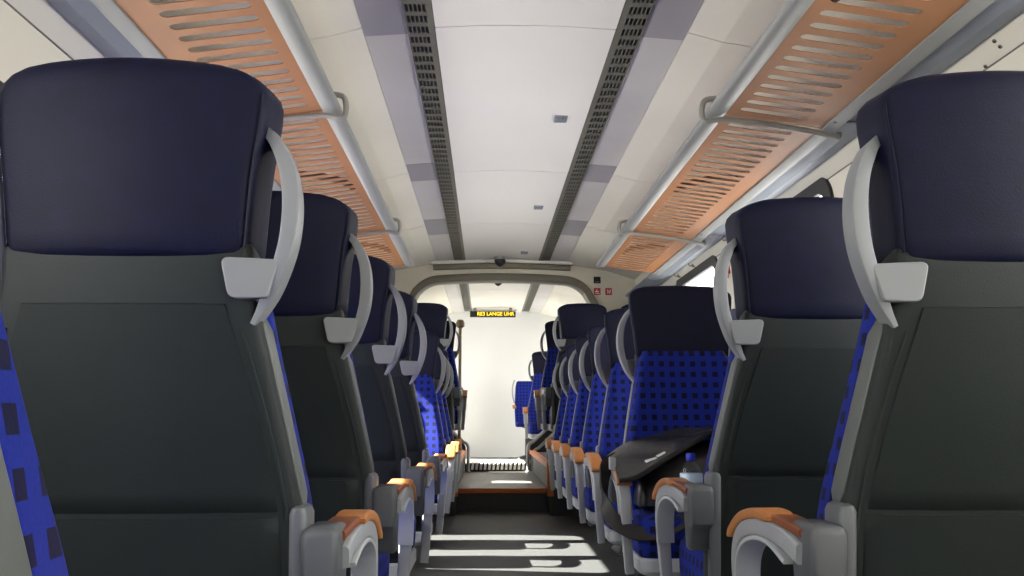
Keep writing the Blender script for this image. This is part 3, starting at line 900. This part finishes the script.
# flap: thick curved sheet over the top, hanging towards the aisle and the front
bm = bmesh.new(); nU, nV = 22, 16
topg, botg = [], []
def flap_pt(u, v):
    # u 0..1 from aisle tip to window end, v 0..1 from back edge to front lip
    x = -.285 + .60 * u
    yb_ = .125 - .02 * u; yf = -.160 + .18 * u ** 1.6
    y = yb_ + (yf - yb_) * v
    z = .185 + .145 * math.sin(min(1, u * 1.0) * PI / 2) - .05 * max(0, u - .85) * 5
    z += -.060 * v ** 1.6 * (1 - .5 * u) + .014 * math.sin(6 * u + 4 * v) * (1 - v * .4) - .020 * (v - .3) * math.sin(9 * u) + .006 * math.sin(17 * u - 9 * v)
    return Vector((x, y, z))
for i in range(nU + 1):
    a, b = [], []
    for j in range(nV + 1):
        p = flap_pt(i / nU, j / nV)
        a.append(bm.verts.new(p)); b.append(bm.verts.new(p - Vector((0, 0, .010))))
    topg.append(a); botg.append(b)
for i in range(nU):
    for j in range(nV):
        bm.faces.new((topg[i][j], topg[i + 1][j], topg[i + 1][j + 1], topg[i][j + 1]))
        bm.faces.new((botg[i][j], botg[i][j + 1], botg[i + 1][j + 1], botg[i + 1][j]))
for i in range(nU):
    for j in (0, nV): bm.faces.new((topg[i][j], topg[i + 1][j], botg[i + 1][j], botg[i][j]))
for j in range(nV):
    for i in (0, nU): bm.faces.new((topg[i][j], topg[i][j + 1], botg[i][j + 1], botg[i][j]))
flap = finish(bm, 'flap', M['bag'], g, angle=60)
bm = bmesh.new()
sweep(bm, [flap_pt(i / 20, .985) + Vector((0, -.002, -.004)) for i in range(21)], (0, 0, 1), lambda t: (.006, .009), .8, raw=True)
finish(bm, 'flap_edging', M['strap'], flap)
for (u, v, w_) in ((.20, .80, .018), (.27, .72, .014)):      # two small white labels on the flap
    bm = bmesh.new(); q = []
    for du, dv in ((-.03, -.02), (.035, -.035), (.04, .02), (-.025, .04)):
        q.append(flap_pt(u + du * w_ / .018, v + dv * w_ / .018))
    vs = [bm.verts.new(p + Vector((0, 0, .004))) for p in q] + [bm.verts.new(p + Vector((0, 0, -.002))) for p in q]
    bm.faces.new(vs[:4]); bm.faces.new(list(reversed(vs[4:])))
    for i in range(4): bm.faces.new((vs[i], vs[(i + 1) % 4], vs[4 + (i + 1) % 4], vs[4 + i]))
    finish(bm, 'white_mark', M['paper'], flap, smooth=False)
bm = bmesh.new()
sweep(bm, [(.20, -.03, .24), (.10, -.13, .13), (.0, -.165, .03), (-.12, -.170, -.045), (-.215, -.165, -.062), (-.285, -.14, -.035), (-.322, -.09, .02), (-.318, -.02, .09), (-.29, .05, .16), (-.20, .09, .19)],
      (0, .55, .83), lambda t: (.004, .026), .6, 48)
finish(bm, 'shoulder_strap', M['strap'], g, angle=50)
bm = bmesh.new(); rings(bm, [[(-.322 + u, -.055 + y, v) for u, v in rrect(.010, .022, .004, 3, 1, 1)] for y, in ((-.02,), (.02,))])
bm2 = bm
for vv in bm2.verts: vv.co.z += .165; vv.co.x += .03
finish(bm2, 'strap_clip', M['silver'], g)
bm = bmesh.new(); box(bm, .06, .20, -.105, -.085, .03, .16)
finish(bm, 'front_pocket', M['bag'], body, bevel=.006)

b_ = empty('water_bottle', (.560, 3.0, .472), 'clear plastic water bottle with blue cap standing against the black bag', 'bottle')
bm = bmesh.new()
lathe(bm, [(.012, 0), (.034, .002), (.037, .012), (.0365, .05), (.035, .055), (.037, .062), (.037, .115), (.0368, .128), (.0365, .150), (.033, .163), (.023, .174), (.0145, .180), (.0135, .186)], seg=24)
finish(bm, 'bottle_body', M['water'], b_)
bm = bmesh.new(); lathe(bm, [(.0145, .180), (.0155, .183), (.0155, .202), (.0135, .206), (.004, .206)], seg=20); finish(bm, 'cap', M['cap'], b_)
bm = bmesh.new(); lathe(bm, [(.0372, .084), (.0378, .085), (.0378, .138), (.0372, .139)], seg=24); finish(bm, 'label_band', M['label'], b_)

w_ = empty('crumpled_film', (.60, 2.93, .470), 'crumpled clear white plastic wrapper lying on the seat below the bottle', 'wrapper')
bm = bmesh.new()
bmesh.ops.create_icosphere(bm, subdivisions=4, radius=1)
for v in bm.verts:
    n_ = .75 + .25 * math.sin(7 * v.co.x + 5 * v.co.y) * math.cos(6 * v.co.z + 4 * v.co.x) + .12 * math.sin(15 * v.co.y + 9 * v.co.x)
    v.co = Vector((v.co.x * .055 * n_, v.co.y * .045 * n_, max(-.02, v.co.z * .04 * n_) + .024))
finish(bm, 'film', M['paper'], w_, angle=25)

# ------------------------------------------------------------------ light
w = bpy.data.worlds.new('sky'); SC.world = w; w.use_nodes = True
bg = w.node_tree.nodes['Background']
bg.inputs['Color'].default_value = (1.0, .985, .95, 1); bg.inputs['Strength'].default_value = 7.0
sun = bpy.data.lights.new('sun', 'SUN'); sun.energy = 55.0; sun.angle = math.radians(.53); sun.color = (1.0, .95, .86)
so = bpy.data.objects.new('sun', sun); link(so)
el = math.radians(42); dr = Vector((math.cos(el), -.135, -math.sin(el))).normalized()
so.rotation_euler = dr.to_track_quat('-Z', 'Y').to_euler(); so.location = (-6, 4, 6)

# ------------------------------------------------------------------ camera
cd = bpy.data.cameras.new('camera'); cam = bpy.data.objects.new('camera', cd); link(cam)
cd.sensor_width = 36.0; cd.lens = 870.0 / 1024 * 36.0; cd.clip_start = .02
yaw, pit = math.radians(1.693), math.radians(8.434)
cam.location = (-.138, 0, .80)
cam.rotation_euler = (PI / 2 + pit, 0, -yaw)
SC.camera = cam
SC.view_settings.view_transform = 'Standard'; SC.view_settings.look = 'None'
SC.view_settings.gamma = 1.0; SC.view_settings.use_curve_mapping = False
SC.view_settings.exposure = 0.38
SC.cycles.use_denoising = True
SC.cycles.max_bounces = 12; SC.cycles.diffuse_bounces = 8; SC.cycles.transparent_max_bounces = 12
